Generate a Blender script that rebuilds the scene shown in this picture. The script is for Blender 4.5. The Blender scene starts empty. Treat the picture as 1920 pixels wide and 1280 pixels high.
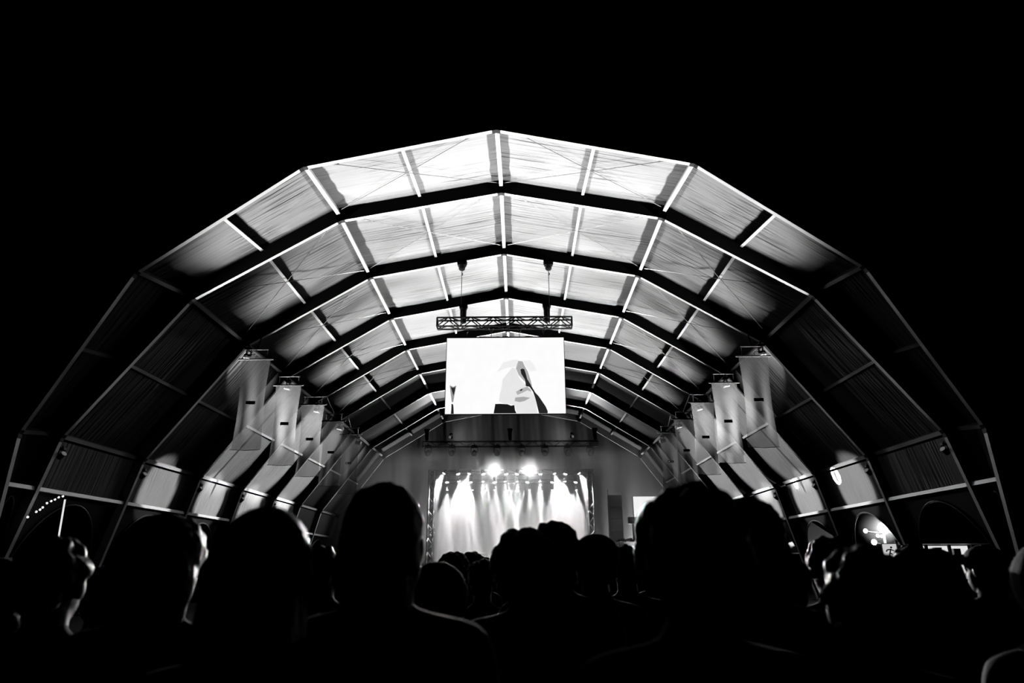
import bpy, bmesh, math, random
import numpy as np
from mathutils import Vector, Matrix

random.seed(7)
S = bpy.context.scene
COL = S.collection
PI = math.pi

# ------------------------------------------------------------------ camera
F_PX, CAM = 1252.6, Vector((0.565, 0.0, 1.6))
PITCH, YAW, ROLL = 0.3269, -0.0088, 0.0038

def ray(u, v):
    a, b = (u - 960) / F_PX, (640 - v) / F_PX
    cr, sr = math.cos(ROLL), math.sin(ROLL)
    a, b = cr * a + sr * b, -sr * a + cr * b
    cp, sp = math.cos(PITCH), math.sin(PITCH)
    x, y, z = a, cp - sp * b, sp + cp * b
    cy, sy = math.cos(YAW), math.sin(YAW)
    return Vector((cy * x + sy * y, -sy * x + cy * y, z))

def at(u, v, y):
    d = ray(u, v)
    return CAM + d * ((y - CAM.y) / d.y)

cam_d = bpy.data.cameras.new('camera')
cam = bpy.data.objects.new('camera', cam_d)
COL.objects.link(cam)
fw = ray(960, 640).normalized()
rt = (ray(961, 640) - ray(960, 640)).normalized()
up = rt.cross(fw).normalized()
M = Matrix((rt, up, -fw)).transposed().to_4x4()
M.translation = CAM
cam.matrix_world = M
cam_d.sensor_width = 36
cam_d.lens = F_PX / 1920 * 36
cam_d.clip_start, cam_d.clip_end = 0.05, 500
cam_d.dof.use_dof = True
cam_d.dof.focus_distance = 34
cam_d.dof.aperture_fstop = 2.8
S.camera = cam

# ------------------------------------------------------------------ world, exposure
w = bpy.data.worlds.new('night')
S.world = w
w.use_nodes = True
bg = w.node_tree.nodes['Background']
bg.inputs[0].default_value = (0, 0, 0, 1)
bg.inputs[1].default_value = 0.0
S.view_settings.view_transform = 'Standard'
S.view_settings.look = 'None'
S.view_settings.gamma = 1
S.view_settings.exposure = 0.0
S.view_settings.use_curve_mapping = False
try:
    S.cycles.use_denoising = True
    S.cycles.max_bounces = 0
    S.cycles.diffuse_bounces = 0
    S.cycles.glossy_bounces = 2
    S.cycles.transparent_max_bounces = 8
    S.cycles.volume_bounces = 0
    S.cycles.caustics_reflective = False
    S.cycles.caustics_refractive = False
    S.cycles.sample_clamp_indirect = 4
    S.cycles.use_light_tree = True
except Exception:
    pass

def spot(name, loc, target, power, half_deg, blend=0.3, radius=0.05, parent=None):
    L = bpy.data.lights.new(name, 'SPOT')
    L.energy = power
    L.spot_size = math.radians(half_deg * 2)
    L.spot_blend = blend
    L.shadow_soft_size = radius
    o = bpy.data.objects.new(name, L)
    COL.objects.link(o)
    loc, target = Vector(loc), Vector(target)
    q = (target - loc).to_track_quat('-Z', 'Y')
    m = q.to_matrix().to_4x4()
    m.translation = loc
    if parent is not None:
        o.parent = parent
        pm = Matrix.LocRotScale(parent.location, parent.rotation_euler, parent.scale)
        m = pm.inverted() @ m
    o.matrix_local = m
    return o

# ------------------------------------------------------------------ materials
MATS = {}
def mat(name, grey, rough=0.6, metal=0.0, var=0.12, nscale=6.0, bump=0.0, spec=0.5, trans=None):
    if name in MATS:
        return MATS[name]
    m = bpy.data.materials.new(name)
    m.use_nodes = True
    nt = m.node_tree
    b = nt.nodes['Principled BSDF']
    b.inputs['Roughness'].default_value = rough
    b.inputs['Metallic'].default_value = metal
    b.inputs['Specular IOR Level'].default_value = spec
    tc = nt.nodes.new('ShaderNodeTexCoord')
    n = nt.nodes.new('ShaderNodeTexNoise')
    n.inputs['Scale'].default_value = nscale
    n.inputs['Detail'].default_value = 5
    nt.links.new(tc.outputs['Object'], n.inputs['Vector'])
    r = nt.nodes.new('ShaderNodeMapRange')
    r.inputs[3].default_value = grey * (1 - var)
    r.inputs[4].default_value = min(1, grey * (1 + var))
    nt.links.new(n.outputs['Fac'], r.inputs[0])
    nt.links.new(r.outputs[0], b.inputs['Base Color'])
    if bump:
        bp = nt.nodes.new('ShaderNodeBump')
        bp.inputs['Strength'].default_value = bump
        bp.inputs['Distance'].default_value = 0.01
        nt.links.new(n.outputs['Fac'], bp.inputs['Height'])
        nt.links.new(bp.outputs[0], b.inputs['Normal'])
    MATS[name] = m
    return m

def emat(name, grey, strength):
    if name in MATS:
        return MATS[name]
    m = bpy.data.materials.new(name)
    m.use_nodes = True
    nt = m.node_tree
    b = nt.nodes['Principled BSDF']
    b.inputs['Base Color'].default_value = (0.05, 0.05, 0.05, 1)
    tc = nt.nodes.new('ShaderNodeTexCoord')
    n = nt.nodes.new('ShaderNodeTexNoise')
    n.inputs['Scale'].default_value = 2.0
    nt.links.new(tc.outputs['Object'], n.inputs['Vector'])
    r = nt.nodes.new('ShaderNodeMapRange')
    r.inputs[3].default_value = grey * 0.96
    r.inputs[4].default_value = grey * 1.04
    nt.links.new(n.outputs['Fac'], r.inputs[0])
    nt.links.new(r.outputs[0], b.inputs['Emission Color'])
    b.inputs['Emission Strength'].default_value = strength
    MATS[name] = m
    return m

def membrane_mat(name, grey, streak, rough=0.45):
    """white coated fabric: fine pull-lines across the bay given as relief along the UV in metres"""
    m = bpy.data.materials.new(name)
    m.use_nodes = True
    nt = m.node_tree
    b = nt.nodes['Principled BSDF']
    b.inputs['Roughness'].default_value = rough
    b.inputs['Specular IOR Level'].default_value = 0.12
    uv = nt.nodes.new('ShaderNodeUVMap')
    mp = nt.nodes.new('ShaderNodeMapping')
    mp.inputs['Scale'].default_value = (0.22, 7.0, 1)
    nt.links.new(uv.outputs[0], mp.inputs[0])
    n = nt.nodes.new('ShaderNodeTexNoise')
    n.inputs['Scale'].default_value = 1.0
    n.inputs['Detail'].default_value = 3
    nt.links.new(mp.outputs[0], n.inputs['Vector'])
    n2 = nt.nodes.new('ShaderNodeTexNoise')
    n2.inputs['Scale'].default_value = 0.45
    nt.links.new(uv.outputs[0], n2.inputs['Vector'])
    r2 = nt.nodes.new('ShaderNodeMapRange')
    r2.inputs[1].default_value = 0.38
    r2.inputs[2].default_value = 0.62
    nt.links.new(n2.outputs['Fac'], r2.inputs[0])
    mu = nt.nodes.new('ShaderNodeMath')
    mu.operation = 'MULTIPLY'
    sb = nt.nodes.new('ShaderNodeMath')
    sb.operation = 'SUBTRACT'
    sb.inputs[1].default_value = 0.5
    nt.links.new(n.outputs['Fac'], sb.inputs[0])
    r2.inputs[3].default_value = 0.15
    nt.links.new(sb.outputs[0], mu.inputs[0])
    nt.links.new(r2.outputs[0], mu.inputs[1])
    bp = nt.nodes.new('ShaderNodeBump')
    bp.inputs['Strength'].default_value = streak
    bp.inputs['Distance'].default_value = 0.30
    nt.links.new(mu.outputs[0], bp.inputs['Height'])
    nt.links.new(bp.outputs[0], b.inputs['Normal'])
    r = nt.nodes.new('ShaderNodeMapRange')
    r.inputs[3].default_value = grey * 0.93
    r.inputs[4].default_value = grey
    nt.links.new(n2.outputs['Fac'], r.inputs[0])
    nt.links.new(r.outputs[0], b.inputs['Base Color'])
    MATS[name] = m
    return m

M_MEM = membrane_mat('white_membrane', 0.22, 1.0)
M_LINER = membrane_mat('grey_liner', 0.16, 0.15, 0.6)
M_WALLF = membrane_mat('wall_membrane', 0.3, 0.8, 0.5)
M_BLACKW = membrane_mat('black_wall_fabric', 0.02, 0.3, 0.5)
M_ALU = mat('aluminium', 0.88, 0.45, 0.5, 0.06, 3)
M_ALUD = mat('dark_joint', 0.03, 0.5, 0.4, 0.2, 8)
M_STEEL = mat('steel_cable', 0.45, 0.35, 0.8)
M_BLK = mat('black_paint', 0.02, 0.5, 0.0, 0.3, 12, 0.1)
M_MATTE = mat('matte_black', 0.008, 0.95, 0.0, 0.3, 12, 0.0, 0.05)
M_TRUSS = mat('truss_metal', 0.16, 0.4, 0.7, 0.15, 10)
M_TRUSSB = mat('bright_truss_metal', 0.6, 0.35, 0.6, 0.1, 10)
M_DRAPE = mat('dark_drape', 0.05, 0.9, 0, 0.25, 2, 0.3)
M_GREYD = mat('grey_drape', 0.20, 0.85, 0, 0.15, 1.2, 0.3)
M_GROUND = mat('trodden_ground', 0.035, 0.95, 0, 0.4, 1.5, 0.6)
M_SKIN = mat('skin', 0.35, 0.5, 0, 0.08, 20, 0.05)
M_HAIR = mat('dark_hair', 0.02, 0.45, 0, 0.4, 60, 0.6)
M_CLOTH = mat('dark_cloth', 0.03, 0.85, 0, 0.3, 30, 0.3)
M_CLOTH2 = mat('grey_cloth', 0.10, 0.85, 0, 0.2, 30, 0.3)
M_WHITE = mat('white_cloth', 0.75, 0.8, 0, 0.06, 8, 0.2)
M_LENS = emat('lamp_lens', 1.0, 14)
M_LENSW = emat('wash_lens', 1.0, 0.12)
M_LED = emat('led_screen', 1.0, 0.98)
M_PHONE = emat('phone_screen', 1.0, 2.5)

# ------------------------------------------------------------------ mesh helpers
def mesh(name, V, F, material, parent=None, smooth=False, uv=None):
    me = bpy.data.meshes.new(name)
    me.from_pydata([tuple(v) for v in V], [], F)
    if uv is not None:
        l = me.uv_layers.new(name='UVMap')
        for lp in me.loops:
            l.data[lp.index].uv = uv[lp.vertex_index]
    me.update()
    if smooth:
        me.polygons.foreach_set('use_smooth', [True] * len(me.polygons))
    me.materials.append(material)
    return obj(name, me, parent)

def obj(name, me, parent=None):
    o = bpy.data.objects.new(name, me)
    COL.objects.link(o)
    if parent is not None:
        o.parent = parent
    return o

def empty(name, loc=(0, 0, 0), rz=0.0, label=None, cat=None, group=None, kind=None):
    o = bpy.data.objects.new(name, None)
    COL.objects.link(o)
    o.location = loc
    o.rotation_euler = (0, 0, rz)
    o.empty_display_size = 0.1
    return tag(o, label, cat, group, kind)

def tag(o, label=None, cat=None, group=None, kind=None):
    if label: o['label'] = label
    if cat: o['category'] = cat
    if group: o['group'] = group
    if kind: o['kind'] = kind
    return o

def copy_tree(o, parent=None):
    c = o.copy()
    COL.objects.link(c)
    c.parent = parent
    for ch in list(o.children):
        copy_tree(ch, c)
    return c

class MB:
    """collects shapes, then builds ONE mesh object"""
    def __init__(s):
        s.V, s.F = [], []
    def add(s, V, F):
        k = len(s.V)
        s.V += [Vector(v) for v in V]
        s.F += [tuple(i + k for i in f) for f in F]
        return s
    def box(s, c, d, rot=None):
        c = Vector(c)
        hx, hy, hz = d[0] / 2, d[1] / 2, d[2] / 2
        V = [Vector((x, y, z)) for x in (-hx, hx) for y in (-hy, hy) for z in (-hz, hz)]
        if rot is not None:
            V = [rot @ v for v in V]
        return s.add([v + c for v in V], [(0, 1, 3, 2), (4, 6, 7, 5), (0, 4, 5, 1), (2, 3, 7, 6), (0, 2, 6, 4), (1, 5, 7, 3)])
    def bar(s, a, b, wx, wy, upv=(0, 0, 1)):
        a, b = Vector(a), Vector(b)
        d = (b - a).normalized()
        u = Vector(upv)
        sx = d.cross(u)
        if sx.length < 1e-4:
            sx = d.cross(Vector((1, 0, 0)))
        sx.normalize()
        sy = sx.cross(d).normalized()
        V = []
        for p in (a, b):
            for i, j in ((-1, -1), (1, -1), (1, 1), (-1, 1)):
                V.append(p + sx * (i * wx / 2) + sy * (j * wy / 2))
        return s.add(V, [(0, 3, 2, 1), (4, 5, 6, 7), (0, 1, 5, 4), (1, 2, 6, 5), (2, 3, 7, 6), (3, 0, 4, 7)])
    def tube(s, pts, r, n=8, caps=True):
        pts = [Vector(p) for p in pts]
        rs = r if isinstance(r, (list, tuple)) else [r] * len(pts)
        V, F = [], []
        prev = None
        for i, p in enumerate(pts):
            d = (pts[min(i + 1, len(pts) - 1)] - pts[max(i - 1, 0)]).normalized()
            if prev is None:
                a = d.cross(Vector((0, 0, 1)))
                if a.length < 1e-3: a = d.cross(Vector((1, 0, 0)))
            else:
                a = prev - d * prev.dot(d)
            a.normalize()
            prev = a
            b = d.cross(a)
            for k in range(n):
                t = 2 * PI * k / n
                V.append(p + (a * math.cos(t) + b * math.sin(t)) * rs[i])
        for i in range(len(pts) - 1):
            for k in range(n):
                F.append((i * n + k, i * n + (k + 1) % n, (i + 1) * n + (k + 1) % n, (i + 1) * n + k))
        if caps:
            F.append(tuple(range(n))[::-1])
            F.append(tuple((len(pts) - 1) * n + k for k in range(n)))
        return s.add(V, F)
    def ball(s, c, r, seg=12, rings=8, rot=None):
        c = Vector(c)
        r = (r, r, r) if not isinstance(r, (tuple, list)) else r
        V = [Vector((0, 0, r[2]))]
        for i in range(1, rings):
            t = PI * i / rings
            for k in range(seg):
                p = 2 * PI * k / seg
                V.append(Vector((r[0] * math.sin(t) * math.cos(p), r[1] * math.sin(t) * math.sin(p), r[2] * math.cos(t))))
        V.append(Vector((0, 0, -r[2])))
        F = []
        for k in range(seg):
            F.append((0, 1 + k, 1 + (k + 1) % seg))
            e = 1 + (rings - 2) * seg
            F.append((len(V) - 1, e + (k + 1) % seg, e + k))
        for i in range(rings - 2):
            for k in range(seg):
                a = 1 + i * seg
                F.append((a + k, a + seg + k, a + seg + (k + 1) % seg, a + (k + 1) % seg))
        if rot is not None:
            V = [rot @ v for v in V]
        return s.add([v + c for v in V], F)
    def capsule(s, a, b, ra, rb, n=10):
        a, b = Vector(a), Vector(b)
        d = (b - a)
        L = d.length
        d.normalize()
        pts, rs = [], []
        for i in range(1, 4):
            t = PI / 2 * i / 3.0
            pts.append(a - d * ra * math.cos(t)); rs.append(ra * math.sin(t) + 1e-4)
        for i in range(0, 3):
            t = PI / 2 * i / 3.0
            pts.append(b + d * rb * math.sin(t)); rs.append(rb * math.cos(t) + 1e-4)
        return s.tube(pts, rs, n)
    def build(s, name, material, parent=None, smooth=False):
        return mesh(name, s.V, s.F, material, parent, smooth)

# ------------------------------------------------------------------ tent geometry (metres)
FY = [None] + [21.38 + 5 * (k - 1) for k in range(1, 9)]        # arch planes 1..8
FOOTX = 15.66
PROF = [(-FOOTX, 0.0), (-14.21, 5.64), (-10.72, 10.40), (-5.77, 13.46), (0.0, 14.55), (5.77, 13.46), (10.72, 10.40), (14.21, 5.64), (FOOTX, 0.0)]
PROF0 = [(-15.40, 0.0), (-14.36, 5.46), (-11.15, 10.19), (-6.08, 13.43), (-0.06, 14.56), (6.08, 13.43), (11.15, 10.19), (14.36, 5.46), (15.40, 0.0)]
RAILZ = 4.04
BW, BD = 0.15, 0.58      # beam width along the tent, beam depth

def profile(k):
    return PROF0 if k == 0 else PROF
def yat(k, z):
    return 20.9 - 0.22 * z if k == 0 else FY[k]
def offset(prof, d):
    out = []
    n = len(prof)
    nrm = []
    for i in range(n - 1):
        dx, dz = prof[i + 1][0] - prof[i][0], prof[i + 1][1] - prof[i][1]
        l = math.hypot(dx, dz)
        nrm.append((-dz / l, dx / l))
    for i in range(n):
        if i == 0: m = nrm[0]; f = 1
        elif i == n - 1: m = nrm[-1]; f = 1
        else:
            a, b = nrm[i - 1], nrm[i]
            m = (a[0] + b[0], a[1] + b[1])
            l = math.hypot(*m)
            m = (m[0] / l, m[1] / l)
            f = 1 / (m[0] * a[0] + m[1] * a[1])
        out.append((prof[i][0] + m[0] * d * f, prof[i][1] + m[1] * d * f))
    out[0] = (out[0][0], 0.0)
    out[-1] = (out[-1][0], 0.0)
    return out
def P3(k, xz, dy=0.0):
    return Vector((xz[0], yat(k, xz[1]) + dy, xz[1]))

# ---- ground
g = mesh('floor', [(-90, -30, 0), (90, -30, 0), (90, 140, 0), (-90, 140, 0)], [(0, 1, 2, 3)], M_GROUND)
tag(g, 'dark trodden ground under the crowd', None, None, 'structure')

# ---- arch frames: each a thing of eight beams, seven knee joints and two base plates
ORD = ['leaning front', 'second', 'third', 'fourth', 'fifth', 'sixth', 'seventh', 'eighth', 'ninth']
WHERE = ['open mouth of the tent', 'tent behind the leaning front arch', 'tent where the foremost banners hang', 'tent carrying the screen hoists',
         'tent just behind the hanging screen', 'tent beyond the hanging screen', 'tent above the rear banners', 'tent nearest the grey lining', 'tent framing the stage curtain']
for k in range(0, 9):
    inner, outer = profile(k), offset(profile(k), BD)
    fr = empty('arch_frame', (0, 0, 0), 0, '%s aluminium arch of the %s' % (ORD[k], WHERE[k]), 'arch', 'aluminium arches of the tent')
    for i in range(8):
        a, b, c, d = inner[i], inner[i + 1], outer[i + 1], outer[i]
        V = [P3(k, p, s * BW / 2) for s in (-1, 1) for p in (a, b, c, d)]
        mesh('beam', V, [(0, 1, 2, 3), (7, 6, 5, 4), (0, 4, 5, 1), (1, 5, 6, 2), (2, 6, 7, 3), (3, 7, 4, 0)], M_ALU, fr)
    for i in range(1, 8):
        mb = MB()
        p = Vector(inner[i]); l = Vector(inner[i - 1]); r = Vector(inner[i + 1])
        e1 = p + (l - p).normalized() * 0.13
        e2 = p + (r - p).normalized() * 0.13
        o_ = Vector(outer[i]); o1 = Vector(outer[i - 1]); o2 = Vector(outer[i + 1])
        f1 = o_ + (o1 - o_).normalized() * 0.13
        f2 = o_ + (o2 - o_).normalized() * 0.13
        inn = (p - o_).normalized() * 0.012
        ring = [e1 + inn, p + inn, e2 + inn, f2, o_, f1]
        V = [P3(k, q, s * (BW / 2 + 0.012)) for s in (-1, 1) for q in ring]
        F = [(0, 1, 4, 5), (1, 2, 3, 4), (11, 10, 7, 6), (10, 9, 8, 7)] + [(j, j + 6, (j + 1) % 6 + 6, (j + 1) % 6) for j in range(6)]
        mesh('knee_joint', V, F, M_ALUD, fr)
    for i in (0, 8):
        mb = MB()
        mb.box(P3(k, ((inner[i][0] + outer[i][0]) / 2, 0.03)), (0.85, 0.45, 0.06))
        mb.build('base_plate', M_ALUD, fr)

# ---- roof: membrane panels, purlins and brace cables
roof = empty('ceiling', (0, 0, 0), 0, 'white membrane roof stretched between the aluminium arches', None, None, 'structure')

def sheet(name, c00, c10, c01, c11, nu, nv, material, parent, amp, seed, fold=None, sag=0.0):
    """fabric grid: u along the arch, v along the tent; pull-wrinkles run along u"""
    rnd = random.Random(seed)
    waves = [(rnd.uniform(4, 16), rnd.uniform(0, 6.28), rnd.uniform(0.3, 1.0), rnd.uniform(-1.5, 1.5)) for _ in range(6)]
    c00, c10, c01, c11 = [Vector(c) for c in (c00, c10, c01, c11)]
    nrm = (c10 - c00).cross(c01 - c00).normalized()
    lu, lv = (c10 - c00).length, (c01 - c00).length
    V, UV = [], []
    for j in range(nv + 1):
        t = j / nv
        for i in range(nu + 1):
            s_ = i / nu
            p = (c00 * (1 - s_) + c10 * s_) * (1 - t) + (c01 * (1 - s_) + c11 * s_) * t
            e = min(1, 6 * min(t, 1 - t)) * min(1, 8 * min(s_, 1 - s_) + 0.1)
            h = sum(a * math.sin(f * t * lv / 1.6 + ph + dr * s_) for f, ph, a, dr in waves) / 3
            endf = 0.25 + 1.1 * abs(2 * s_ - 1) ** 2
            d = amp * h * e * endf
            if fold is not None:
                d -= 0.05 * math.exp(-abs(t - fold) / 0.07) * min(1, 6 * min(s_, 1 - s_))
            d += sag * 16 * s_ * (1 - s_) * t * (1 - t)
            V.append(p + nrm * d)
            UV.append((s_ * lu + seed * 3.7, t * lv + seed * 1.9))
    F = [(j * (nu + 1) + i, j * (nu + 1) + i + 1, (j + 1) * (nu + 1) + i + 1, (j + 1) * (nu + 1) + i) for j in range(nv) for i in range(nu)]
    return mesh(name, V, F, material, parent, True, UV)

LIFT = BD - 0.06
for k in range(0, 8):
    A, B = offset(profile(k), LIFT), offset(profile(k + 1), LIFT)
    for i in range(1, 7):
        m_ = M_MEM if k < 5 else M_LINER
        fold = 0.56 if k in (1, 2, 3) else None
        sheet('roof_panel', P3(k, A[i], BW / 2), P3(k, A[i + 1], BW / 2), P3(k + 1, B[i], -BW / 2), P3(k + 1, B[i + 1], -BW / 2),
              16, 44, m_, roof, 0.035 if k < 5 else 0.01, k * 10 + i, fold)

def nodes(k, d):
    pr = offset(profile(k), d)
    out = []
    for i in range(1, 8):
        out.append(pr[i])
        if i < 7:
            out.append(((pr[i][0] + pr[i + 1][0]) / 2, (pr[i][1] + pr[i + 1][1]) / 2))
    return out
PW = 0.13
for k in range(0, 8):
    for j in range(13):
        lo_, hi_ = (0.26, 0.5) if j % 2 == 0 else (0.41, 0.5)
        mid_ = (lo_ + hi_) / 2
        a, b = nodes(k, mid_)[j], nodes(k + 1, mid_)[j]
        pa, pb = P3(k, a, BW / 2), P3(k + 1, b, -BW / 2)
        q = Vector(nodes(k + 1, hi_)[j]) - Vector(nodes(k + 1, lo_)[j])
        mb = MB()
        mb.bar(pa, pb, PW if j % 2 == 0 else PW * 0.8, hi_ - lo_, (q[0], 0, q[1]))
        mb.build('purlin', M_ALU, roof)

def cable(a, b, r=0.012):
    mb = MB()
    a, b = Vector(a), Vector(b)
    mb.tube([a, (a + b) / 2 - Vector((0, 0, 0.02)), b], r, 6)
    d = (b - a).normalized()
    mb.tube([a + d * 0.9, a + d * 1.2], 0.03, 6)
    return mb.build('brace_cable', M_STEEL, roof)
for k, facets in ((0, (3, 4)), (1, (2, 3, 4, 5)), (2, (2, 5)), (3, (2, 5)), (4, (2, 5))):
    A, B = offset(profile(k), 0.36), offset(profile(k + 1), 0.36)
    for i in facets:
        cable(P3(k, A[i], 0.12), P3(k + 1, B[i + 1], -0.12))
        cable(P3(k, A[i + 1], 0.12), P3(k + 1, B[i], -0.12))

# ---- side walls: upper membrane panel, rail, lower black panel with arched opening and its rim
def wall_pt(k, s, z, d):
    pr = profile(k)
    (x0, z0), (x1, z1) = (pr[0], pr[1]) if s < 0 else (pr[8], pr[7])
    t = z / z1
    x = x0 + (x1 - x0) * t + s * d
    return P3(k, (x, z))
for s, nm in ((-1, 'left'), (1, 'right')):
    wl = empty('wall_' + nm, (0, 0, 0), 0, '%s fabric side wall with arched openings' % nm, None, None, 'structure')
    for k in range(0, 8):
        d = 0.30
        dy = Vector((0, BW / 2, 0))
        q = [wall_pt(k, s, RAILZ, d) + dy, wall_pt(k, s, 5.62, d) + dy, wall_pt(k + 1, s, RAILZ, d) - dy, wall_pt(k + 1, s, 5.62, d) - dy]
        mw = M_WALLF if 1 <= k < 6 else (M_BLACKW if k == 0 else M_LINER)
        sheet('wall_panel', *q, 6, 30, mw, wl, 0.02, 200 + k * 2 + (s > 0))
        mb = MB()
        mb.bar(wall_pt(k, s, RAILZ, 0.12) + dy, wall_pt(k + 1, s, RAILZ, 0.12) - dy, 0.12, 0.12)
        mb.build('rail', M_ALU, wl)
        # lower panel with an elliptical arch cut out
        a0, a1 = wall_pt(k, s, 0, d) + dy, wall_pt(k + 1, s, 0, d) - dy
        b0, b1 = wall_pt(k, s, RAILZ, d) + dy, wall_pt(k + 1, s, RAILZ, d) - dy
        def wp(u, h, off=0.0):
            t = h / RAILZ
            p = (a0 * (1 - u) + a1 * u) * (1 - t) + (b0 * (1 - u) + b1 * u) * t
            return p + Vector((-s * off, 0, 0))
        n = 24
        arch = [(0.5 - 0.44 * math.cos(PI * j / n), 1.0 + 2.75 * math.sin(PI * j / n)) for j in range(n + 1)]
        V, F = [], []
        for (u, h) in arch:
            V.append(wp(u, h))
            uu = min(max((u - 0.06) / 0.88, 0), 1)
            V.append(wp(uu, RAILZ))
        for j in range(n):
            F.append((2 * j, 2 * j + 2, 2 * j + 3, 2 * j + 1))
        b = len(V)
        V += [wp(0, 0), wp(0.06, 0), wp(0.06, 1.0), wp(0, RAILZ), wp(1, 0), wp(0.94, 0), wp(0.94, 1.0), wp(1, RAILZ)]
        F += [(b, b + 1, b + 2, b + 3), (b + 5, b + 4, b + 7, b + 6)]
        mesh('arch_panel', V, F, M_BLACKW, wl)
        mb = MB()
        mb.tube([wp(0.06, 0.02, 0.03)] + [wp(u, h, 0.03) for u, h in arch] + [wp(0.94, 0.02, 0.03)], 0.035, 6)
        mb.build('arch_rim', mat('rim_tube', 0.12, 0.3, 0.4), wl, True)

# ------------------------------------------------------------------ lamp heads
def lamp_head(name, loc, target, label, cat, group, size=0.3, lens=None, yoke_top=None, round_body=True):
    """moving-head lamp: base box, yoke, head with lens aimed at target"""
    loc, target = Vector(loc), Vector(target)
    t = empty(name, loc, 0, label, cat, group)
    d = (target - loc).normalized()
    mb = MB()
    mb.tube([-d * size * 0.55, -d * size * 0.45, d * size * 0.3, d * size * 0.5], [size * 0.22, size * 0.34, size * 0.36, size * 0.42], 12)
    mb.build('head', M_BLK, t, False)
    mb = MB()
    mb.tube([d * size * 0.46, d * size * 0.54, d * size * 0.62, d * size * 0.66], [size * 0.37, size * 0.37, size * 0.28, size * 0.1], 12)
    mb.build('lens', lens or M_LENS, t, True)
    sx = d.cross(Vector((0, 0, 1)))
    if sx.length < 0.05: sx = Vector((1, 0, 0))
    sx.normalize()
    upz = Vector((0, 0, 1))
    top = upz * size * 0.75
    mb = MB()
    for q in (-1, 1):
        mb.bar(sx * q * size * 0.47, sx * q * size * 0.47 + top, size * 0.1, size * 0.22, (0, 1, 0))
    mb.bar(-sx * size * 0.5 + top, sx * size * 0.5 + top, size * 0.22, size * 0.1)
    mb.build('yoke', M_BLK, t)
    mb = MB()
    mb.box(top + upz * size * 0.2, (size * 0.8, size * 0.6, size * 0.3))
    mb.tube([top + upz * size * 0.35, top + upz * size * 0.62], size * 0.09, 8)
    mb.build('base', M_BLK, t)
    return t

SIDE = {-1: 'left', 1: 'right'}
# moving heads hung on the second knees (K2); their cross light falls on the opposite wall and on the corner beside them
CROSS = {4: 30000, 5: 52000, 6: 60000}
WALLW = {3: 30000, 4: 42000, 5: 42000, 6: 42000}
for s in (-1, 1):
    for n, k in enumerate((2, 3, 4, 5, 6)):
        base = Vector((s * 10.62, FY[k], 9.94))
        lab = 'black moving head lamp on the %s arch above the %s banners' % (ORD[k], SIDE[s])
        t3 = Vector((-s * 12.6, FY[k] - 2.4, 8.0))
        t4 = Vector((-s * 14.45, FY[k] - 2.6, 4.85))
        lh = lamp_head('moving_head_lamp', base, t4, lab, 'stage lamp', 'moving heads under the arches', 0.36, M_LENSW)
        if k in CROSS:
            spot('cross_beam', base + (t3 - base).normalized() * 0.3, t3, CROSS[k], 6.5, 0.35, 0.1, lh)
        if k in WALLW:
            spot('wall_beam', base + (t4 - base).normalized() * 0.3, t4, WALLW[k], 3.3, 0.35, 0.1, lh)
        t5 = Vector((s * 11.6, FY[k] + 1.6, 10.2))
        spot('corner_beam', base + Vector((0, 0.25, 0.0)), t5, 150, 30, 0.4, 0.05, lh)
        if s < 0 and k in (3, 4):
            # hard round spots on the right wall panels
            d = ray(*((1574, 893) if k == 3 else (1499, 908)))
            tg = CAM + d * ((14.72 - CAM.x) / d.x)
            spot('round_beam', base + (tg - base).normalized() * 0.3, tg, 400000, 0.8 if k == 3 else 0.55, 0.08, 0.03, lh)
# added wash lamps at the eaves throw light up across the roof, one pair for each bay
ROOFW = 34000
for s in (-1, 1):
    for k in (1, 2, 3, 4, 5):
        base = Vector((s * 14.36, FY[k] + 0.33, 5.12))
        tgt = Vector((s * 1.6, FY[k] - 2.9, 15.2))
        t = lamp_head('added_wash_lamp', base, tgt, 'added black wash lamp at the %s eaves of the %s arch' % (SIDE[s], ORD[k]), 'stage lamp', 'added wash lamps at the eaves', 0.24, M_LENSW)
        spot('wash_beam', base + (tgt - base).normalized() * 0.2, tgt, ROOFW * {1: 1.15, 2: 0.9, 3: 1.1, 4: 1.2, 5: 0.8}[k], 20.5, 0.75, 0.55, t)

# ------------------------------------------------------------------ banners
M_BAN = bpy.data.materials.new('sheer_banner')
M_BAN.use_nodes = True
nt = M_BAN.node_tree
nt.nodes.clear()
out = nt.nodes.new('ShaderNodeOutputMaterial')
df = nt.nodes.new('ShaderNodeBsdfDiffuse'); df.inputs[0].default_value = (0.07, 0.07, 0.07, 1)
tl = nt.nodes.new('ShaderNodeBsdfTranslucent'); tl.inputs[0].default_value = (0.13, 0.13, 0.13, 1)
tp = nt.nodes.new('ShaderNodeBsdfTransparent')
wv = nt.nodes.new('ShaderNodeTexNoise'); wv.inputs['Scale'].default_value = 1.5
tcn = nt.nodes.new('ShaderNodeTexCoord'); nt.links.new(tcn.outputs['Object'], wv.inputs['Vector'])
rm = nt.nodes.new('ShaderNodeMapRange'); rm.inputs[3].default_value = 0.4; rm.inputs[4].default_value = 0.52
nt.links.new(wv.outputs['Fac'], rm.inputs[0])
m1 = nt.nodes.new('ShaderNodeMixShader'); m1.inputs[0].default_value = 0.6
m2 = nt.nodes.new('ShaderNodeMixShader')
nt.links.new(df.outputs[0], m1.inputs[1]); nt.links.new(tl.outputs[0], m1.inputs[2])
nt.links.new(rm.outputs[0], m2.inputs[0]); nt.links.new(m1.outputs[0], m2.inputs[1]); nt.links.new(tp.outputs[0], m2.inputs[2])
nt.links.new(m2.outputs[0], out.inputs[0])

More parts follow.
